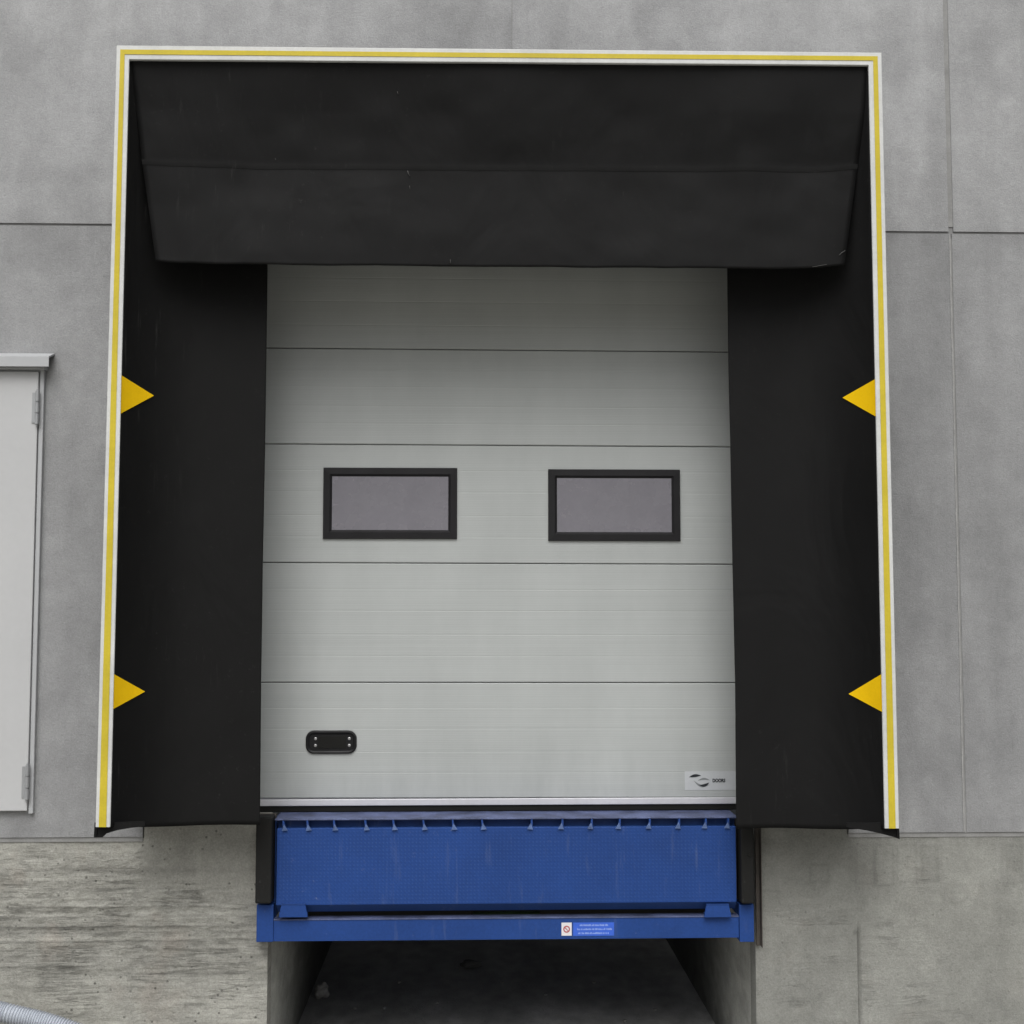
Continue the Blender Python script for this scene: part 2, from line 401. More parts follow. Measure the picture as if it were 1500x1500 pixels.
# joint filler behind the gaps
b = MB(); b.box(XL, XR, .008, .05, z_j1 - .03, z_j1 + .03); b.build('joint_filler', M['joint_dark'], wall)
b = MB(); b.box(x_v - .03, x_v + .03, .0035, .05, z_j1 + .031, ZT); b.build('joint_sealant', M['sealant'], wall)
b = MB(); b.box(x_v - .03, x_v + .03, .003, .05, z_j2 - .0, z_j1 - .031); b.build('joint_sealant', M['sealant'], wall)
b = MB(); b.box(x_top - .02, x_top + .02, .002, .05, z_j1 + .031, ZT); b.build('joint_sealant', M['sealant'], wall)
# beads of grout squeezed out along the lower vertical joint
b = MB(); zz = z_j2 + .006
while zz < z_j1 - .02:
    z2 = min(zz + random.uniform(.25, .6), z_j1 - .012); o_x = random.uniform(-.0012, .0012)
    b.box(x_v - .0125 + o_x, x_v - .0055 + o_x, -.0028, .02, zz, z2 + .0005, .0012); zz = z2
b.build('mortar_bead', M['bead'], wall)
# the shell of the building behind the panels
b = MB(); b.box(XL, XR, .18, .20, 4.76, ZT); b.box(XL, ox0 - .01, .162, .20, DECK, 4.755); b.box(ox1 + .01, XR, .162, .20, DECK, 4.755)
b.build('inner_leaf', M['pit'], wall)

# ------------------------------------------------------------------ cast dock wall below, left and right of the pit
dock = empty('dock_wall', (0, 0, 0), 'rough board marked cast concrete wall under the precast panels and beside the pit', 'wall')
def rects(X, Z, lst):
    t = np.ones_like(X)
    for (a, b_, c, d, inner, line) in lst:
        p = at(a, c); q = at(b_, d); wz = .012
        dx = np.maximum(p.x - X, X - q.x); dz = np.maximum(q.z - Z, Z - p.z)
        d_ = np.maximum(dx, dz) + .012 * (fbm(X * 14, Z * 14, 5) - .5)
        t = t * (1 + inner * sstep(.004, -.01, d_)) * (1 - line * np.exp(-(d_ / .007) ** 2))
    return t
def lower(name, x0, x1, fine0, fine1, side):
    xv = ax((x0, x1, .08), (fine0, fine1, .008), (xbl + .004, xbl + .008, .004)) if side == 'l' else ax((x0, x1, .08), (fine0, fine1, .008), (xbr - .008, xbr - .004, .004)); zv = ax((0, z_j2 - .004, .008), (z_j2 - .004, DECK, .008))
    hl = [(x0 - 1, xbl + .004, z_j2 - .004, DECK + 1)] if side == 'l' else [(xbr - .004, x1 + 1, z_j2 - .004, DECK + 1)]
    X, Z = np.meshgrid(xv, zv)
    n = fbm(X * 3, Z * 3, 61); st = fbm(X * 2.4, Z * 24, 63, 5); st2 = fbm(X * 3.0, Z * 10, 67, 4)
    if side == 'l':
        p = at(208, 1225); q = at(380, 1296)
        edge = .05 * (fbm(X * 6, Z * 6, 71) - .5)
        sm = sstep(p.x - .015, p.x + .015, X + edge * .2) * sstep(q.z - .07, q.z + .05, Z + edge)
        sm = np.maximum(sm, .75 * sstep(at(325, 1300).x, at(375, 1300).x, X) * sstep(at(300, 1370).z, at(300, 1330).z, Z))
        rough = 1 - .93 * sm
        top = sstep(at(100, 1262).z, at(100, 1240).z, Z)
        rough = rough * (1 - .45 * top)
        low = sstep(at(100, 1420).z, at(100, 1470).z, Z)          # smoother toward the foot
        rough = rough * (1 - .45 * sstep(at(100, 1400).z, at(100, 1450).z, Z))
        T = 1 + .20 * (n - .5) + rough * (.30 * (st2 - .5) + .25 * (st - .5))
        T = T * (1 - .07 * sm) * (1 + rough * .16 * (fbm(X * 22, Z * 26, 87, 4) - .5) * 2)
        for (a, y, sx_, sy_, k) in ((150, 1277, 190, 5, .20), (230, 1322, 160, 3, .12), (60, 1362, 110, 12, .16), (150, 1412, 220, 14, .16), (60, 1300, 80, 10, .08), (300, 1428, 90, 5, .2), (250, 1385, 120, 4, .15)):
            T = T * (1 - k * gauss(X, Z, a, y, sx_, sy_) * (.5 + fbm(X * 5, Z * 20, 81)))
        for (y, k, sd) in ((1276, .34, 1), (1290, .12, 2), (1303, .14, 3), (1316, .22, 4), (1329, .30, 5), (1343, .2, 6), (1358, .30, 7), (1367, .2, 8), (1379, .34, 9), (1392, .18, 10), (1402, .15, 11), (1416, .30, 12), (1428, .28, 13), (1446, .16, 14), (1463, .14, 15)):
            zc = at(200, y).z + .010 * (fbm(X * 2.2, X * 0, 200 + sd) - .5)
            on = sstep(.44, .58, fbm(X * 1.7, X * 0 + sd, 230 + sd, 4))
            T = T * (1 - k * 1.1 * np.exp(-((Z - zc) / .0045) ** 2) * on * rough) * (1 + .10 * np.exp(-((Z - zc - .012) / .006) ** 2) * on * rough)
        T = T * (1 + .08 * gauss(X, Z, 330, 1460, 120, 40)) * (1 - .06 * gauss(X, Z, 300, 1222, 90, 16))
        Y = .012 + rough * (-.014 * (st - .5) - .012 * (st2 - .5) - .010 * (fbm(X * 20, Z * 30, 89, 3) - .5)) - .003 * (n - .5)
        mat = M['cast_rough']
    else:
        rough = .16 + .3 * sstep(.5, .62, fbm(X * 1.5, Z * 4, 91)) * sstep(at(1300, 1330).z, at(1300, 1380).z, Z)
        T = 1 + .22 * (n - .5) + .10 * (fbm(X * 8, Z * 8, 93) - .5)
        T = T * (1 - .17 * gauss(X, Z, 1150, 1225, 120, 60)) * (1 - .14 * gauss(X, Z, 1140, 1300, 60, 60)) * (1 - .12 * gauss(X, Z, 1235, 1240, 40, 25))
        T = T * rects(X, Z, [(1254, 1281, 1238, 1294, .03, .10), (1283, 1310, 1238, 1298, .04, .13), (1315, 1344, 1239, 1292, .06, .12), (1350, 1376, 1240, 1292, -.10, .14), (1188, 1214, 1268, 1292, .0, .14), (1475, 1500, 1240, 1295, -.06, .10), (1380, 1470, 1238, 1296, .02, .05)])
        cz = at(1400, 1305)
        dd = np.hypot((X - cz.x), (Z - cz.z) * 1.2); T = T * (1 - .14 * np.exp(-((dd - .075) / .008) ** 2) * (Z < cz.z))
        jx = at(1260, 1430).x; jm = sstep(at(1260, 1340).z, at(1260, 1372).z, Z)
        T = T * (1 - .16 * sstep(.5, .75, fbm(X * 2.2, Z * 1.8, 95, 5))) * (1 + .10 * sstep(.55, .75, fbm(X * 3, Z * 3, 97, 5)))
        T = T * (1 - .30 * np.exp(-((X - jx) / .007) ** 2) * jm) * (1 - .06 * sstep(jx + .01, jx - .02, X) * jm)
        T = T * (1 - .35 * gauss(X, Z, 1254, 1367, 4, 3)) * (1 + .06 * gauss(X, Z, 1320, 1420, 60, 40)) * (1 - .08 * gauss(X, Z, 1440, 1400, 60, 40))
        T = T * (1 - .10 * gauss(X, Z, 1400, 1225, 200, 5))
        Y = .010 + .006 * (n - .5) + .012 * np.exp(-((X - jx) / .005) ** 2) * jm
        mat = M['cast']
    return sheet('cast_wall', X, Y, Z, T, mat, dock, hl, back=.12, rough=rough)
lower('left', XL, px0, at(-40, 1400).x, px0, 'l')
lower('right', px1, XR, px1, at(1540, 1400).x, 'r')
# levelling band visible between dock wall and panel
b = MB(); b.box(XL, xbl, .006, .16, z_j2 - .02, z_j2 + .02); b.box(xbr, XR, .006, .16, z_j2 - .02, z_j2 + .02); b.build('bedding_joint', M['sealant'], dock)

# pit: side walls, back wall and floor
PD = 3.6
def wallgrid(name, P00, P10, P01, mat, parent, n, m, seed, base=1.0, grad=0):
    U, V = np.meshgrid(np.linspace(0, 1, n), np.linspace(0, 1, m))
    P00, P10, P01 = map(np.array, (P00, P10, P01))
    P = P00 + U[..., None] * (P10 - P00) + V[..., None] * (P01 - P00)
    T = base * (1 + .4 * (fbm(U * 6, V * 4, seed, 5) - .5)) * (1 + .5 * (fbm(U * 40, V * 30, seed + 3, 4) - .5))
    if grad: T = T * (1 - grad * sstep(0, .5, P[..., 1] / PD + .25 * (fbm(U * 5, V * 5, seed + 7) - .5)))   # darker farther in: the pit's shade is put into the tone
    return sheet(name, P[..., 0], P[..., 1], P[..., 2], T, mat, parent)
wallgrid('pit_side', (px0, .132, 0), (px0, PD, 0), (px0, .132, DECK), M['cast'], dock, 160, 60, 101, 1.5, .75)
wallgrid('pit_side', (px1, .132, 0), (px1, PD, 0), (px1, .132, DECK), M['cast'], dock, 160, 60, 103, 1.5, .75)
wallgrid('pit_back', (px0, PD, 0), (px1, PD, 0), (px0, PD, DECK), M['pit'], dock, 60, 40, 105, .35)  # low tone: the deep shade at the back is painted in
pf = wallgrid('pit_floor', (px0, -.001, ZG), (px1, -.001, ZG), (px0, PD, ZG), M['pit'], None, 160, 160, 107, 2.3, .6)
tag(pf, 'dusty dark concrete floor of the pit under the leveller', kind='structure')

# ------------------------------------------------------------------ sectional door
YD = .12
door = empty('sectional_door', (0, YD, DECK), 'silver grey sectional overhead door with two black framed windows', 'door')
tilt = -.0028
def dz(px, py): return at(px, py, YD).z
seams = [dz(735, y) for y in (1169, 1000, 825.5, 652.5, 512.5)] + [dz(735, 512.5) + .50]
dx0, dx1 = ox0 - .06, ox1 + .06
def section(z0, z1, ribs):
    """one insulated section: pressed front skin with rounded edges and shallow horizontal ribs"""
    prof = [(.040, z0 + .002), (.004, z0 + .002), (.0, z0 + .006)]
    for r in ribs:
        z = z0 + (z1 - z0) * r
        prof += [(.0, z - .004), (.0004, z - .0015), (.0004, z + .0015), (.0, z + .005)]
    prof += [(0, z1 - .006), (.004, z1 - .002), (.040, z1 - .002)]
    b = MB()
    pts = [Vector((dx0, YD + p[0], p[1] - tilt * 0)) for p in prof]
    b.prism(pts, (dx1 - dx0, 0, 0))
    # the door hangs a hair out of level
    for v in b.bm.verts: v.co.z += tilt * (v.co.x)
    return b.build('door_section', M['sandwich'], door)
for i in range(5):
    section(seams[i], seams[i + 1], [.22, .40, .60, .78] if i != 4 else [.25, .5, .75])
b = MB(); b.box(dx0, dx1, YD + .012, YD + .03, seams[0], seams[-1]); 
for v in b.bm.verts: v.co.z += tilt * v.co.x
b.build('section_gasket', M['gasket'], door)
zb = dz(735, 1179)
b = MB(); b.box(dx0, dx1, YD - .006, YD + .045, zb, seams[0] - .0015, .003); b.build('bottom_rail', M['alu'], door)
b = MB(); b.box(dx0, dx1, YD + .002, YD + .04, DECK + .001, zb - .0005, .004); b.build('bottom_seal', M['dark_seal'], door)

def win(x0, y0, x1, y1, name):
    a = at(x0, y0, YD - .012); c = at(x1, y1, YD - .012)
    fw = 13 / 282
    b = MB()
    X0, X1, Z1, Z0 = a.x, c.x, a.z, c.z
    # mitred frame with a sloped inner lip
    def ringpt(x0, x1, z0, z1, y): return [Vector((x0, y, z0)), Vector((x1, y, z0)), Vector((x1, y, z1)), Vector((x0, y, z1))]
    rings = [ringpt(X0, X1, Z0, Z1, YD - .0005), ringpt(X0 + .002, X1 - .002, Z0 + .002, Z1 - .002, YD - .012),
             ringpt(X0 + fw - .012, X1 - fw + .012, Z0 + fw - .012, Z1 - fw + .012, YD - .014),
             ringpt(X0 + fw, X1 - fw, Z0 + fw, Z1 - fw, YD - .004)]
    vr = [[b.bm.verts.new(p) for p in r] for r in rings]
    for p, q in zip(vr, vr[1:]):
        for k in range(4): b.bm.faces.new((p[k], p[(k + 1) % 4], q[(k + 1) % 4], q[k]))
    fr = b.build('window', M['black_frame'], door)
    b = MB(); b.box(X0 + fw - .004, X1 - fw + .004, YD - .0035, YD - .0015, Z0 + fw - .004, Z1 - fw + .004)
    b.build('pane', M['pane'], fr)
win(473.5, 684.5, 669.5, 789.5, 'window'); win(803, 687, 997.5, 792.5, 'window')

# recessed lift handle
def rrect(x0, x1, z0, z1, r, y, n=6):
    pts = []
    for cx, cz, a0 in ((x1 - r, z1 - r, 0), (x0 + r, z1 - r, 90), (x0 + r, z0 + r, 180), (x1 - r, z0 + r, 270)):
        for k in range(n + 1):
            a = R(a0 + 90 * k / n); pts.append(Vector((cx + r * math.cos(a), y, cz + r * math.sin(a))))
    return pts
a = at(448, 1070, YD); c = at(522.5, 1104, YD)
hb = MB(); 
lv = [(0, -.0005, .042), (.0015, -.009, .042), (.008, -.011, .038), (.015, -.008, .032), (.019, .006 - .008, .028)]
vr = []
for ins, y, r in lv:
    vr.append([hb.bm.verts.new(p) for p in rrect(a.x + ins, c.x - ins, c.z + ins, a.z - ins, r - ins * .4 if r > ins else r, YD + y)])
for p, q in zip(vr, vr[1:]):
    for k in range(len(p)): hb.bm.faces.new((p[k], p[(k + 1) % len(p)], q[(k + 1) % len(p)], q[k]))
hb.bm.faces.new(vr[-1])
h = hb.build('lift_handle', M['black_plastic'], door)
b = MB(); b.box(a.x + .065, c.x - .055, YD - .0045, YD - .0024, c.z + .028, a.z - .03, .0008); b.build('grip_recess', M['dark_seal'], h)
for ix in (a.x + .050, c.x - .038):
    for iz in (a.z - .042, c.z + .042):
        b = MB(); b.tube([(ix, YD - .002, iz), (ix, YD - .006, iz), (ix, YD - .0075, iz)], [.0075, .0075, .004], 12); b.build('screw', M['screw'], h)

# maker's sticker on the lowest section
def flat(name, mat, parent, polys, y):
    b = MB()
    for pl in polys: b.bm.faces.new([b.bm.verts.new((p[0], y, p[1])) for p in pl])
    return b.build(name, mat, parent)
M['label_grey'] = simple('pale_label', (.50, .52, .535), .4, .4, var=.04)
M['ink_black'] = simple('black_ink', (.02, .024, .028), .5, .4); M['ink_grey'] = simple('grey_ink', (.22, .235, .24), .5, .4)
M['label_white'] = simple('white_label', (.72, .70, .72), .4, .4, var=.05)
M['label_blue'] = simple('light_blue_label', (.045, .13, .62), .4, .4, var=.1, vs=20)
M['ink_pale'] = simple('pale_print', (.27, .38, .76), .5, .4); M['ink_red'] = simple('red_ink', (.42, .10, .11), .5, .4)
a = at(1003, 1130, YD); c = at(1077, 1157, YD)
b = MB(); b.box(a.x, c.x + .03, YD - .0014, YD - .0004, c.z, a.z); lab = b.build('maker_label', M['label_grey'], door)
def pw(px, py): q = at(px, py, YD); return (q.x, q.z)
def crescent(p0, p1, bow_out, bow_in, n=12):
    p0 = np.array(p0); p1 = np.array(p1); d = p1 - p0; nrm = np.array((-d[1], d[0]))
    f = lambda k, t: p0 + d * t + nrm * k * math.sin(math.pi * t)
    return [tuple(f(bow_out, i / n)) for i in range(n + 1)] + [tuple(f(bow_in, i / n)) for i in range(n - 1, 0, -1)]
flat('logo_swoosh', M['ink_grey'], lab, [crescent(pw(1016, 1143), pw(1040, 1149), -.28, -.14), crescent(pw(1022, 1143.5), pw(1040, 1143), .22, .05)], YD - .0022)
flat('logo_swoosh', M['ink_black'], lab, [crescent(pw(1024, 1150), pw(1039, 1146), -.28, -.02), crescent(pw(1009, 1138.5), pw(1027, 1136), .18, -.05)], YD - .0026)
def text(s, name, mat, parent, x, z, size, y, sx=1.0, bold=0):
    cu = bpy.data.curves.new(name, 'FONT'); cu.body = s; cu.size = size; cu.offset = bold
    tmp = bpy.data.objects.new('t', cu); col.objects.link(tmp)
    bpy.context.view_layer.update()
    me = bpy.data.meshes.new_from_object(tmp); bpy.data.objects.remove(tmp)
    me.transform(Matrix.Translation((x, y, z)) @ Matrix.Rotation(R(90), 4, 'X') @ Matrix.Diagonal((sx, 1, 1, 1)))
    me.materials.clear()
    return link(name, me, mat, parent)
p = at(1043.5, 1145.6, YD)
text('DOORS', 'label_lettering', M['ink_black'], lab, p.x, p.z, .024, YD - .0026, .80, .0012)
b = None

# ------------------------------------------------------------------ dock shelter
YF = -.60
sh = empty('dock_shelter', (0, 0, at(728, 1212, YF).z), 'black fabric dock shelter with white and yellow edged frame around the overhead door', 'dock shelter')
TL, TR = at(171.5, 67, YF), at(1290.5, 77.5, YF)
BL, BR = at(140.5, 1211.5, YF), at(1316.5, 1213.5, YF)
TLi, TRi = at(188.5, 86, YF), at(1273, 94.5, YF)
BLi, BRi = at(160.5, 1211.5, YF), at(1297, 1213.5, YF)
def lerp(a, b, t): return a + (b - a) * t
def strip(A, Ai, B, Bi, name, fa=(.29, .66), fb=(.29, .66)):
    """three-band edge profile from end A to end B (outer and inner edges)"""
    b = MB(); b.prism([A, Ai, Bi, B], (0, .028, 0)); s = b.build(name, M['white_paint'], sh)
    q = [lerp(A, Ai, fa[0]), lerp(A, Ai, fa[1]), lerp(B, Bi, fb[1]), lerp(B, Bi, fb[0])]
    b = MB(); b.prism([v + Vector((0, -.0025, 0)) for v in q], (0, .0022, 0)); b.build('yellow_stripe', M['yellow_tape'], s)
    # thin rolled lips that catch the light
    for t_ in (.0, 1.0):
        p, q_ = lerp(A, Ai, t_), lerp(B, Bi, t_)
        b = MB(); b.tube([p + Vector((0, .002, 0)), q_ + Vector((0, .003, 0))], .0024, 6); b.build('edge_lip', M['white_paint'], s)
    return s
e = .0006
strip(TL + Vector((0, 0, 0)), TLi, BL, BLi, 'frame_profile', fb=(.22, .76))
strip(TR, TRi, BR, BRi, 'frame_profile', fb=(.24, .74))
strip(TL + Vector((e, 0, -e)), TLi + Vector((e, 0, -e)), TR + Vector((-e, 0, -e)), TRi + Vector((-e, 0, -e)), 'frame_profile')

# outer side skins and roof running back to the wall
def skin(a, b_, c, d, name, th=(.004, 0, 0)):
    m = MB(); m.prism([a, b_, c, d], th); return m.build(name, M['fabric_side'], sh)
ob = Vector((0, .0285, 0))
lt, lb = TL + ob + Vector((.004, 0, 0)), at(137, 1227, YF) + ob
rt, rb = TR + ob + Vector((-.004, 0, 0)), at(1318.5, 1229, YF) + ob
def towall(v, dx=0, dz_=0): return Vector((v.x + dx, -.002, v.z + dz_))
skin(lt, lb, towall(lb, .03, .02), towall(lt, .0, -.02), 'side_skin', (.005, 0, 0))
skin(rt, rb, towall(rb, -.03, .02), towall(rt, .0, -.02), 'side_skin', (-.005, 0, 0))
skin(lt + Vector((.006, 0, 0)), rt + Vector((-.006, 0, 0)), towall(rt, -.006, .03), towall(lt, .006, .03), 'roof_skin', (0, 0, -.005))

# side curtains: a return running in from the frame, then the flap beside the doorway
def cdep(u): return .308 * (1 - (1 - u) ** 4.6)
def curtain(side):
    L = side == 'l'
    f0, f1 = (TLi, BLi) if L else (TRi, BRi)
    sg = 1 if L else -1
    # rows z from bottom to top
    ztop = TLi.z - .005; n = 150
    inner_px = [(395, 392), (510, 390.5), (650, 388.5), (830, 385), (1000, 382.5), (1205, 381)] if L else [(395, 1065), (510, 1066.5), (650, 1069.5), (830, 1073), (1000, 1077), (1212, 1078.5)]
    YI = -.28
    zs_ = [at(x, y, YI).z for y, x in inner_px][::-1]; xs_ = [at(x, y, YI).x for y, x in inner_px][::-1]
    t = np.linspace(0, 1, n)
    cols = []
    us = np.concatenate([np.linspace(0, .3, 22), np.linspace(.3, 1, 46)[1:]])
    zb_out = at(162 if L else 1296, 1212 if L else 1214.5, YF).z; zb_in = at(381 if L else 1078, 1206.5 if L else 1213, YI).z
    X = np.zeros((n, len(us))); Y = X.copy(); Z = X.copy()
    for j, u in enumerate(us):
        pxu = (162 + 219 * u) if L else (1296 - 218 * u); pyu = ((1211.5 - 4 * u) if L else (1214 - .5 * u)) + .8 * math.sin(u * 7)
        zb_ = at(pxu, pyu, YF + .012 + cdep(u)).z
        z = zb_ + (ztop - zb_) * t
        xo = f1.x + (f0.x - f1.x) * (z - f1.z) / (f0.z - f1.z) - sg * .004
        xi = np.interp(z, zs_, xs_)
        # plan profile: curves in from the frame, then runs almost parallel to the wall
        x = xo + (xi - xo) * u; y = (YF + .012 + cdep(u)) * np.ones_like(x)
        wr = (fbm(x * 2.3 + 5, z * 1.1, 121 if L else 131) - .5) * .03 * min(1, u * 3) * (1 - .35 * u)
        X[:, j] = x; Y[:, j] = y + wr; Z[:, j] = z
    o = sheet('side_curtain', X, Y, Z, None, M['fabric_side'] if L else M['fabric'], sh)
    md = o.modifiers.new('thick', 'SOLIDIFY'); md.thickness = .004; md.offset = 0
    # hem and edge weld
    def yat(u, z_): return 0
    return o, (X, Y, Z)
cl, pl_l = curtain('l'); cr, pl_r = curtain('r')
def tri(pts, S, sg):
    # pointed marker lying a few mm in front of the curved curtain
    X, Y, Z = S
    def fit(px, py):
        Yq = YF + .03
        for _ in range(30):
            p = at(px, py, Yq); i = int(np.argmin(np.abs(Z[:, 3] - p.z)))
            xs = X[i]; ys = Y[i]
            if xs[0] > xs[-1]: xs, ys = xs[::-1], ys[::-1]
            Yq = .5 * Yq + .5 * (float(np.interp(p.x, xs, ys)) - .011)
        return at(px, py, Yq)
    (ax_, ay), (bx, by), (cx, cy) = pts
    b = MB(); N = 10; prev = None
    for k in range(N + 1):
        t = k / N * .995
        r = [b.bm.verts.new(fit(ax_ + (cx - ax_) * t, ay + (cy - ay) * t)), b.bm.verts.new(fit((ax_ + bx) / 2 + (cx - (ax_ + bx) / 2) * t, (ay + by) / 2 + (cy - (ay + by) / 2) * t)), b.bm.verts.new(fit(bx + (cx - bx) * t, by + (cy - by) * t))]
        if prev: b.bm.faces.new((prev[0], prev[1], r[1], r[0])); b.bm.faces.new((prev[1], prev[2], r[2], r[1]))
        prev = r
    b.build('guide_triangle', M['yellow_tri'], sh)
tri([(172, 546), (171, 609), (225.5, 579.5)], pl_l, 1)
tri([(159, 983), (158, 1043), (212.5, 1013)], pl_l, 1)
tri([(1286, 553), (1287, 612.5), (1234, 582.5)], pl_r, -1)
tri([(1297, 984), (1298, 1046), (1243, 1016.5)], pl_r, -1)

# drooping lower corners of the side skins
def corner(pts):
    Y = YF + .036
    P = [at(x, y, Y) for x, y in pts]; b = MB(); b.prism(P, (0, .006, 0)); b.build('corner_flap', M['fabric'], sh)
corner([(138.5, 1205), (137.3, 1227), (150, 1226.5), (156, 1221), (172, 1216), (190, 1213), (212, 1210.5), (212, 1203)])
corner([(1317, 1205), (1318, 1229.5), (1309, 1226), (1290, 1221), (1272, 1217), (1254, 1214), (1240, 1211.5), (1240, 1205)])

# head curtain: upper part slopes in, lower part hangs
nx, nz = 130, 80
U, V = np.meshgrid(np.linspace(0, 1, nx), np.linspace(0, 1, nz))
vs = .515                                               # seam position
Ytop, Yseam, Ybot = YF + .02, -.505, -.512
def hrow(v):
    y = 90 + v * (388 - 90)
    return 190 + (228 - 190) * v, 1271 - (1271 - 1238) * v, y
X = np.zeros_like(U); Yv = X.copy(); Z = X.copy()
bot_l = np.interp(np.linspace(0, 1, nx), [0, .03, .09, .16, .3, .5, .8, .9, .96, 1], [382.5, 385, 387.5, 389, 390, 390.5, 393, 394.5, 393, 387.5])
for i in range(nz):
    v = V[i, 0]
    Yp = Ytop + (Yseam - Ytop) * min(v / vs, 1) if v <= vs else Yseam + (Ybot - Yseam) * (v - vs) / (1 - vs)
    for j in range(nx):
        u = U[i, j]
        ytop_px = 84 + (92 - 84) * u
        yp = ytop_px + (bot_l[j] - ytop_px) * v
        xp = (189 + (228 - 189) * v) * (1 - u) + (1273.5 - (1273.5 - 1238) * v) * u
        p = at(xp, yp, Yp)
        amp = math.sin(math.pi * v) * .6 + .4 * v
        X[i, j], Yv[i, j], Z[i, j] = p.x, Yp, p.z
wr = (fbm(X * 1.7, Z * 2.2, 141, 3) - .5) * .055 + (fbm(X * 6, Z * 2.2, 143, 3) - .5) * .020
Yv = Yv + wr * np.minimum(1, V * 4) * 1.0
seam = np.exp(-((V - vs) / .008) ** 2)
Yv = Yv - .0025 * seam
# a fold near the right hand end
fx = at(1062, 200, -.45).x
Yv = Yv - .016 * np.exp(-((X - fx - .04 * (V - .4)) / .02) ** 2) * np.exp(-((V - .38) / .14) ** 2)
hc = sheet('head_curtain', X, Yv, Z, None, M['fabric'], sh)
md = hc.modifiers.new('thick', 'SOLIDIFY'); md.thickness = .004; md.offset = 1
hc['label'] = 'wide black head curtain with a horizontal seam'
# overlap strip at the seam
js = int(round(vs * (nz - 1)))
sl_ = slice(js - 1, js + 1)
o = sheet('seam_band', X[js - 1:js + 2], Yv[js - 1:js + 2] - .0012, Z[js - 1:js + 2], None, M['fabric_side'], hc)
# pale scuff on the lower right corner of the head curtain
def scuff(pts, w=.0022):
    P = []
    for x, y in pts:
        Yq = Ybot
        for _ in range(6):
            p = at(x, y, Yq); k = int(np.argmin((X - p.x) ** 2 + (Z - p.z) ** 2)); Yq = float(Yv.ravel()[k]) - .0045
        P.append(at(x, y, Yq))
    b = MB(); b.tube(P, w, 5); b.build('pale_scuff', M['paper'], hc, True)
scuff([(597, 250), (598, 254), (600.5, 258)], .0016); scuff([(600, 272), (600.5, 277)], .0013); scuff([(582, 134), (583, 138)], .0013); scuff([(659.5, 380), (660, 386)], .0013); scuff([(403, 232), (404, 234)], .0012)
scuff([(1229, 374), (1232, 371), (1238, 367)], .0013); scuff([(1190, 391), (1205, 388.5), (1211, 387.5)], .0012)

# ------------------------------------------------------------------ dock leveller
YL = -.09
lev = empty('dock_leveller', (0, 0, at(740, 1378, -.05).z), 'blue steel dock leveller with tread plate lip in the pit', 'dock leveller')
lx0, lx1 = at(405, 1270, YL).x, at(1078.5, 1270, YL).x
zs2 = at(740, 1324, YL).z; zt = at(740, 1212, YL).z; zl = at(740, 1336, YL).z
b = MB(); b.box(lx0, lx1, YL - .0, YL + .016, zs2, zt, .003); lip = b.build('lip', M['blue_tread'], lev)
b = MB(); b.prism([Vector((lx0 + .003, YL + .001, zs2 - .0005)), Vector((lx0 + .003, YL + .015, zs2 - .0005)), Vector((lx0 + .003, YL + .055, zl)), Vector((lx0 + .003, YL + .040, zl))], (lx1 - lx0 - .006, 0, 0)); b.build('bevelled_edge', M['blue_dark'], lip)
# deck
b = MB(); b.box(lx0 - .012, lx1 + .012, YL + .03, 3.5, DECK - .012, DECK - .0005, .002); dk = b.build('deck', M['dusty_top'], lev)
b = MB(); b.box(lx0 - .013, lx1 + .013, YL + .006, YL + .0295, DECK - .007, DECK, .002); b.build('deck_edge', M['dusty_top'], dk)
zk = at(740, 1214, YL).z
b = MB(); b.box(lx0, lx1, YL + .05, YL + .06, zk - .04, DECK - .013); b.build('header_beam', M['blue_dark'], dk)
for k in range(8):
    x = lx0 + .15 + k * (lx1 - lx0 - .3) / 7
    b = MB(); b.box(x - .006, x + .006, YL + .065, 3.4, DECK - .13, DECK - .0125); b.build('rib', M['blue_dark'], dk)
b = MB(); b.tube([(lx0 + .002, YL + .032, zt - .008), (lx1 - .002, YL + .032, zt - .008)], .009, 12); b.build('hinge_pin', M['blue_dark'], lev, True)
# hinge lugs
for i, px in enumerate([416, 451, 490, 536, 577, 621, 664, 707, 778, 823, 866, 907, 951, 994, 1033, 1066]):
    left = i < 8
    p = at(px - (1 if left else -1), 1205, YL); x = p.x; zl0 = zt - .010; zl1 = DECK - .0075
    lean = .004 if left else -.004
    b = MB()
    b.prism([Vector((x - .004, YL - .003, zl1)), Vector((x + .004, YL - .003, zl1)), Vector((x + .008 + lean, YL - .007, zl0)), Vector((x - .004 + lean, YL - .007, zl0))], (0, .05, 0))
    lg = b.build('hinge_lug', M['blue'], lev)
    q = x + (.020 if left else -.020)
    b = MB(); b.prism([Vector((x + lean, YL - .010, zl0 + .034)), Vector((q + lean, YL - .010, zl0 + .002)), Vector((x - .5 * (q - x) + lean, YL - .010, zl0 + .0))], (0, .0035, 0), .001); b.build('weld', M['lug'], lg)
# front frame beam
bz1, bz0 = at(740, 1345, -.075).z, at(740, 1376.5, -.075).z
bx0, bx1 = at(400.5, 1360, -.075).x, at(1082.5, 1360, -.075).x
b = MB(); b.box(bx0, bx1, -.075, -.02, bz0, bz1 - .003, .002); bm_ = b.build('front_beam', M['blue'], lev)
b = MB(); b.box(bx0, bx1, -.078, -.01, bz1 - .0025, bz1 + .003, .001); b.build('beam_top_flange', M['dusty_top'], bm_)
# end posts under the bumpers
def post(x0, x1, y0, y1, Y):
    a = at(x0, y0, Y); c = at(x1, y1, Y); b = MB(); b.box(a.x, c.x, Y, Y + .095, c.z, a.z, .003); return b.build('end_post', M['blue'], lev)
post(376, 400, 1325.5, 1380, -.082); post(1083, 1105, 1325.5, 1380, -.082)
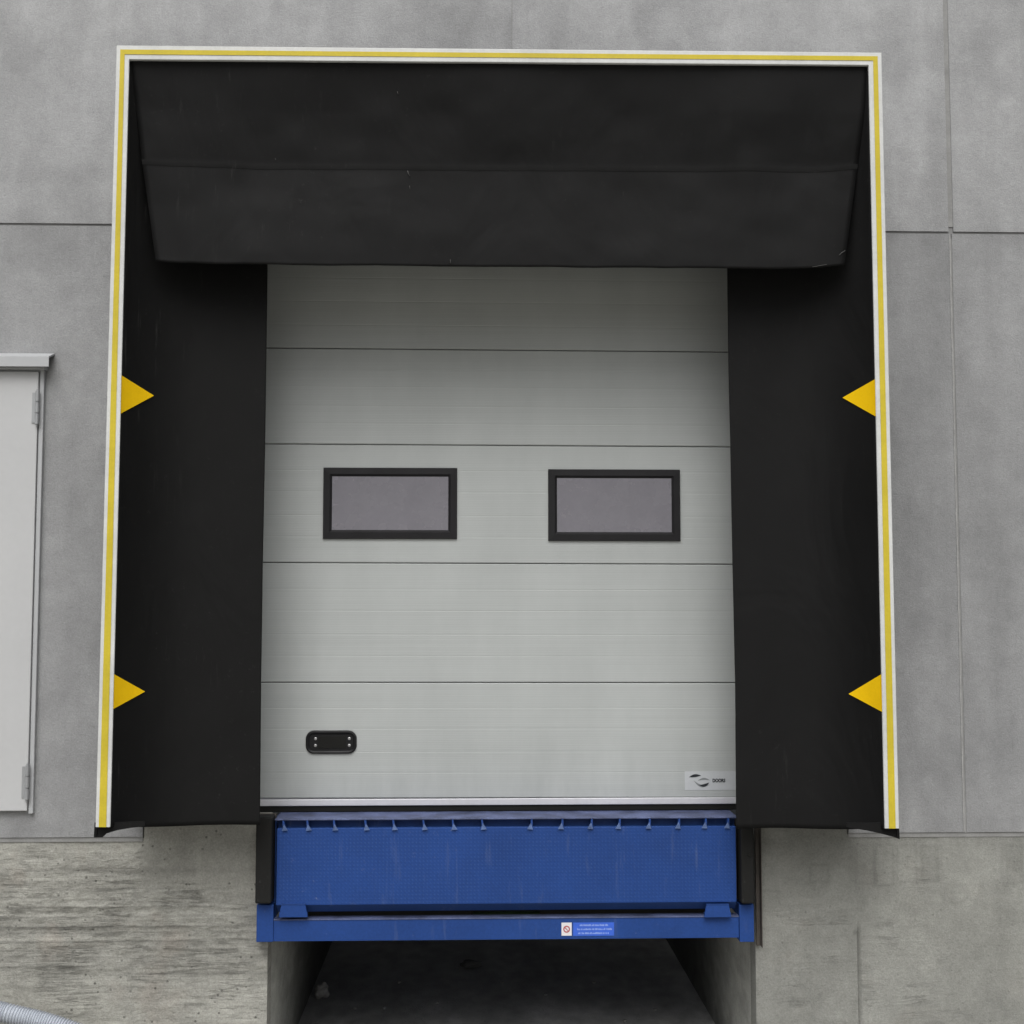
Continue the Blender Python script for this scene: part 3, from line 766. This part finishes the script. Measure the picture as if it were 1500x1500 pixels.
# side frames behind the bumpers
for (x0, x1) in ((398, 403.5), (1081.5, 1086)):
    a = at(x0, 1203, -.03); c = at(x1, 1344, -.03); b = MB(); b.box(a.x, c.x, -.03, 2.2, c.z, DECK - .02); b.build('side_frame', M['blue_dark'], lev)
# lip keepers
for (x0, x1) in ((412, 447), (1035, 1068)):
    a = at(x0, 1326, -.105); c = at(x1, 1343.5, -.105); 
    b = MB(); b.prism([Vector((a.x, -.105, a.z)), Vector((c.x, -.105, a.z)), Vector((c.x + .012, -.105, c.z)), Vector((a.x - .012, -.105, c.z))], (0, .014, 0), .001)
    kp = b.build('lip_keeper', M['blue'], lev)
    b = MB(); b.box(a.x, c.x, -.106, -.09, a.z - .001, a.z + .004); b.build('keeper_lip', M['blue_dark'], kp)
    b = MB(); b.box(a.x - .01, c.x + .01, -.104, -.079, c.z - .001, c.z + .02); b.build('keeper_foot', M['blue_dark'], kp)
# dark plate giving the slot its shade; olive cylinder added for greenish light there
b = MB(); b.tube([at(692, 1341, .12), at(790, 1340, .12)], .020, 12); b.build('olive_cylinder', M['olive'], lev, True)
b = MB(); b.box(lx0, lx1, .35, .37, at(740, 1378, .35).z + .02, DECK - .14); b.build('slot_shade_plate', M['dark_seal'], lev)
# stickers on the beam
YB = -.0755
def rectpx(x0, y0, x1, y1): a = at(x0, y0, YB); c = at(x1, y1, YB); return a.x, c.x, c.z, a.z
x0, x1, z0, z1 = rectpx(822.5, 1351.5, 837.5, 1370.5); b = MB(); b.box(x0, x1, YB - .0012, YB, z0, z1); wl = b.build('warning_label', M['label_white'], bm_)
cx, cz = (x0 + x1) / 2, (z0 + z1) / 2
b = MB()
ro, ri, n = .017, .011, 20
o_ = [b.bm.verts.new((cx + ro * math.cos(2 * math.pi * k / n), YB - .002, cz + ro * math.sin(2 * math.pi * k / n))) for k in range(n)]
i_ = [b.bm.verts.new((cx + ri * math.cos(2 * math.pi * k / n), YB - .002, cz + ri * math.sin(2 * math.pi * k / n))) for k in range(n)]
for k in range(n): b.bm.faces.new((o_[k], o_[(k + 1) % n], i_[(k + 1) % n], i_[k]))
s_ = .0025
b.bm.faces.new([b.bm.verts.new(p) for p in ((cx - .012 - s_, YB - .0022, cz + .010), (cx - .009, YB - .0022, cz + .012), (cx + .012, YB - .0022, cz - .010), (cx + .009, YB - .0022, cz - .012))])
b.build('prohibition_mark', M['ink_red'], wl)
x0, x1, z0, z1 = rectpx(839.5, 1351.5, 899.5, 1370.5); b = MB(); b.box(x0, x1, YB - .0012, YB, z0, z1); bl = b.build('instruction_label', M['label_blue'], bm_)
rw = [(.16, .84, .80), (.10, .94, .50), (.12, .86, .20)]
b = MB()
for (u0, u1, v) in rw:
    x = x0 + (x1 - x0) * u0; xe = x0 + (x1 - x0) * u1; z = z0 + (z1 - z0) * v
    while x < xe:
        w_ = random.uniform(.003, .006); hh = random.uniform(.0035, .006)
        b.bm.faces.new([b.bm.verts.new(p) for p in ((x, YB - .002, z - .004), (x + w_, YB - .002, z - .004), (x + w_, YB - .002, z - .004 + hh * 1.6), (x, YB - .002, z - .004 + hh * 1.6))])
        x += w_ + random.choice((.0012, .0012, .004))
b.build('small_print', M['ink_pale'], bl)

# ------------------------------------------------------------------ bumpers and the steel plate
def bumper(x0, x1, y0, y1, lab_, bolts):
    a = at(x0, y0, -.135); c = at(x1, y1, -.135)
    t = empty('dock_bumper', ((a.x + c.x) / 2, -.01, c.z), lab_, 'bumper', 'rubber bumpers beside the leveller')
    b = MB(); b.box(a.x, c.x, -.135, -.02, c.z + .003, a.z + .03, .008, 3)
    body = b.build('rubber_block', M['rubber'], t)
    b = MB(); b.box(a.x - .004, c.x + .002, -.0195, -.002, c.z + .003, a.z + .03, .002); b.build('mounting_plate', M['rust'], t)
    for z in bolts:
        p = at((x0 + x1) / 2 + 3, z, -.135); b = MB(); b.tube([(p.x, -.1355, p.z), (p.x, -.139, p.z)], [.012, .010], 12); b.build('bolt_recess', M['dark_seal'], t)
bumper(375, 397, 1207, 1325, 'plain black rubber bumper between rough board marked concrete and the blue lip', [])
bumper(1085, 1105.5, 1210, 1325, 'scuffed black rubber bumper with a bolt hole next to the rusty steel angle', [1252])
a = at(1106, 1205, -.01); c = at(1114.5, 1385, -.01)
b = MB(); b.box(a.x, c.x, -.012, .06, c.z, a.z + .05, .002); b.box(c.x - .003, c.x, -.055, -.0125, c.z, a.z + .05, .001); o = b.build('steel_angle', M['rust']); tag(o, 'dark rusty steel corner angle at the right edge of the pit', 'steel angle')

# ------------------------------------------------------------------ service door on the left
sv = empty('steel_door', ((sx0 + sx1) / 2, 0, sz0), 'pale grey steel side door with drip cap, cut off at the left', 'door')
xl1 = at(47.5, 900, -.03).x
b = MB(); b.box(sx0 + .0, xl1, -.035, .01, at(20, 1188, -.035).z, at(20, 543, -.035).z - .004, .003); leaf = b.build('leaf', M['door_paint'], sv)
def framebar(x0, x1, z0, z1): b = MB(); b.box(x0, x1, -.024, .03, z0, z1, .003); return b.build('door_frame', M['door_frame_paint'], sv)
framebar(xl1 + .003, sx1, sz0 - .003, sz1); framebar(sx0 - .05, sx0 - .004, sz0 - .003, sz1)
b = MB(); b.box(sx0, xl1, -.018, .03, sz1 - .02, sz1); b.build('head_jamb', M['door_frame_paint'], sv)
# drip cap
a = at(77, 522, -.075); z1 = at(40, 522, -.075).z; z0 = at(40, 538, -.075).z
xr = at(80, 530, 0).x
b = MB()
prof = [(-.001, z1 + .03), (-.075, z1 + .004), (-.09, z1 - .003), (-.09, z0 + .002), (-.083, z0 + .002), (-.083, z1 - .008), (-.07, z1 - .004), (-.001, z1 + .022)]
b.prism([Vector((sx0 - .06, y, z)) for y, z in prof], (xr - sx0 + .06, 0, 0)); b.build('drip_cap', M['door_frame_paint'], sv)
b = MB(); b.box(sx0 - .06, xr - .03, -.06, -.0005, z0 - .006, z0 + .012, .002); b.build('cap_bracket', M['door_frame_paint'], sv)
for (y0, y1) in ((572, 622), (1120, 1172)):
    p = at(46.5, y0, -.045); q = at(45.5 if y0 < 800 else 41.5, y1, -.045)
    p.x = q.x = xl1 + .001
    h_ = empty('hinge_dummy', (0, 0, 0), None, None) if False else None
    L = p.z - q.z
    b = MB()
    for k in range(3):
        za = q.z + L * (k / 3) + .003; zc = q.z + L * ((k + 1) / 3) - .003
        if k == 1: za -= 0; 
        b.tube([(p.x, -.044, za), (p.x, -.044, zc)], .0105, 12)
    b.tube([(p.x, -.044, q.z - .006), (p.x, -.044, p.z + .006)], .006, 10)
    b.box(p.x - .028, p.x - .006, -.0395, -.0352, q.z + .01, p.z - .01)
    b.build('hinge', M['hinge'], sv)

# ------------------------------------------------------------------ hose, rubble
def hose():
    pts = []
    ctrl = [at(-230, 1420, -.30), at(-110, 1455, -.30), at(8, 1484, -.30), at(80, 1502, -.30), at(150, 1530, -.30), at(215, 1572, -.32)]
    ctrl.append(Vector((ctrl[-1].x + .25, -.36, .05))); ctrl.append(Vector((ctrl[-1].x + .7, -.5, .048)))
    def cr_(p0, p1, p2, p3, t): return .5 * ((2 * p1) + (-p0 + p2) * t + (2 * p0 - 5 * p1 + 4 * p2 - p3) * t * t + (-p0 + 3 * p1 - 3 * p2 + p3) * t ** 3)
    C_ = [ctrl[0]] + ctrl + [ctrl[-1]]
    for i in range(len(C_) - 3):
        n = max(4, int((C_[i + 2] - C_[i + 1]).length / .0016))
        for k in range(n): pts.append(cr_(C_[i], C_[i + 1], C_[i + 2], C_[i + 3], k / n))
    rads = [.043 + 0.0042 * math.sin(i * .0016 * 2 * math.pi / .0125) for i in range(len(pts))]
    b = MB(); b.tube(pts, rads, 20); o = b.build('corrugated_hose', M['hose'], None, True)
    tag(o, 'pale grey corrugated plastic hose sloping down in front of the rough wall at bottom left', 'hose')
hose()
def blob(name, c, r, sq, mat, label, cat, seed, group=None):
    bm = bmesh.new(); bmesh.ops.create_icosphere(bm, subdivisions=3, radius=r)
    from mathutils import noise
    for v in bm.verts:
        k = 1 + .45 * noise.noise(v.co * (1.4 / r) + Vector((seed, 0, 0))) + .15 * noise.noise(v.co * (4 / r))
        v.co = Vector((v.co.x * k * sq[0], v.co.y * k * sq[1], v.co.z * k * sq[2]))
    me = bpy.data.meshes.new(name); bm.to_mesh(me); bm.free()
    o = link(name, me, mat); o.location = c; tag(o, label, cat, group); return o
def on_floor(px, py):
    d = ray(px, py); t = -CAM.z / d.z; return CAM + d * t
p = on_floor(471, 1462); blob('rubble_lump', (p.x, p.y, .045), .048, (1, 1, .95), M['stone'], 'pale fist sized lump of rubble on the pit floor at the left', 'rubble', 3)
p = on_floor(690, 1418); blob('paper_scrap', (p.x, p.y, .03), .05, (1.5, .7, .5), M['paper'], 'crumpled dull scrap far back on the pit floor', 'litter', 9)
for i, (px, py, r) in enumerate([(640, 1470, .012), (520, 1478, .010), (563, 1478, .011), (585, 1440, .012), (735, 1440, .011), (915, 1497, .013), (960, 1480, .012), (800, 1458, .010), (870, 1440, .011)]):
    p = on_floor(px, py)
    blob('stone_chip', (p.x, p.y, r * .5), r * .8, (1.2, 1, .7), M['chip'], 'small stone chip lying on the dusty pit floor', 'stone', 20 + i, 'stone chips on the pit floor')

# ------------------------------------------------------------------ render settings
scene.view_settings.view_transform = 'Standard'; scene.view_settings.look = 'None'; scene.view_settings.exposure = 0
scene.render.resolution_x = scene.render.resolution_y = 1024
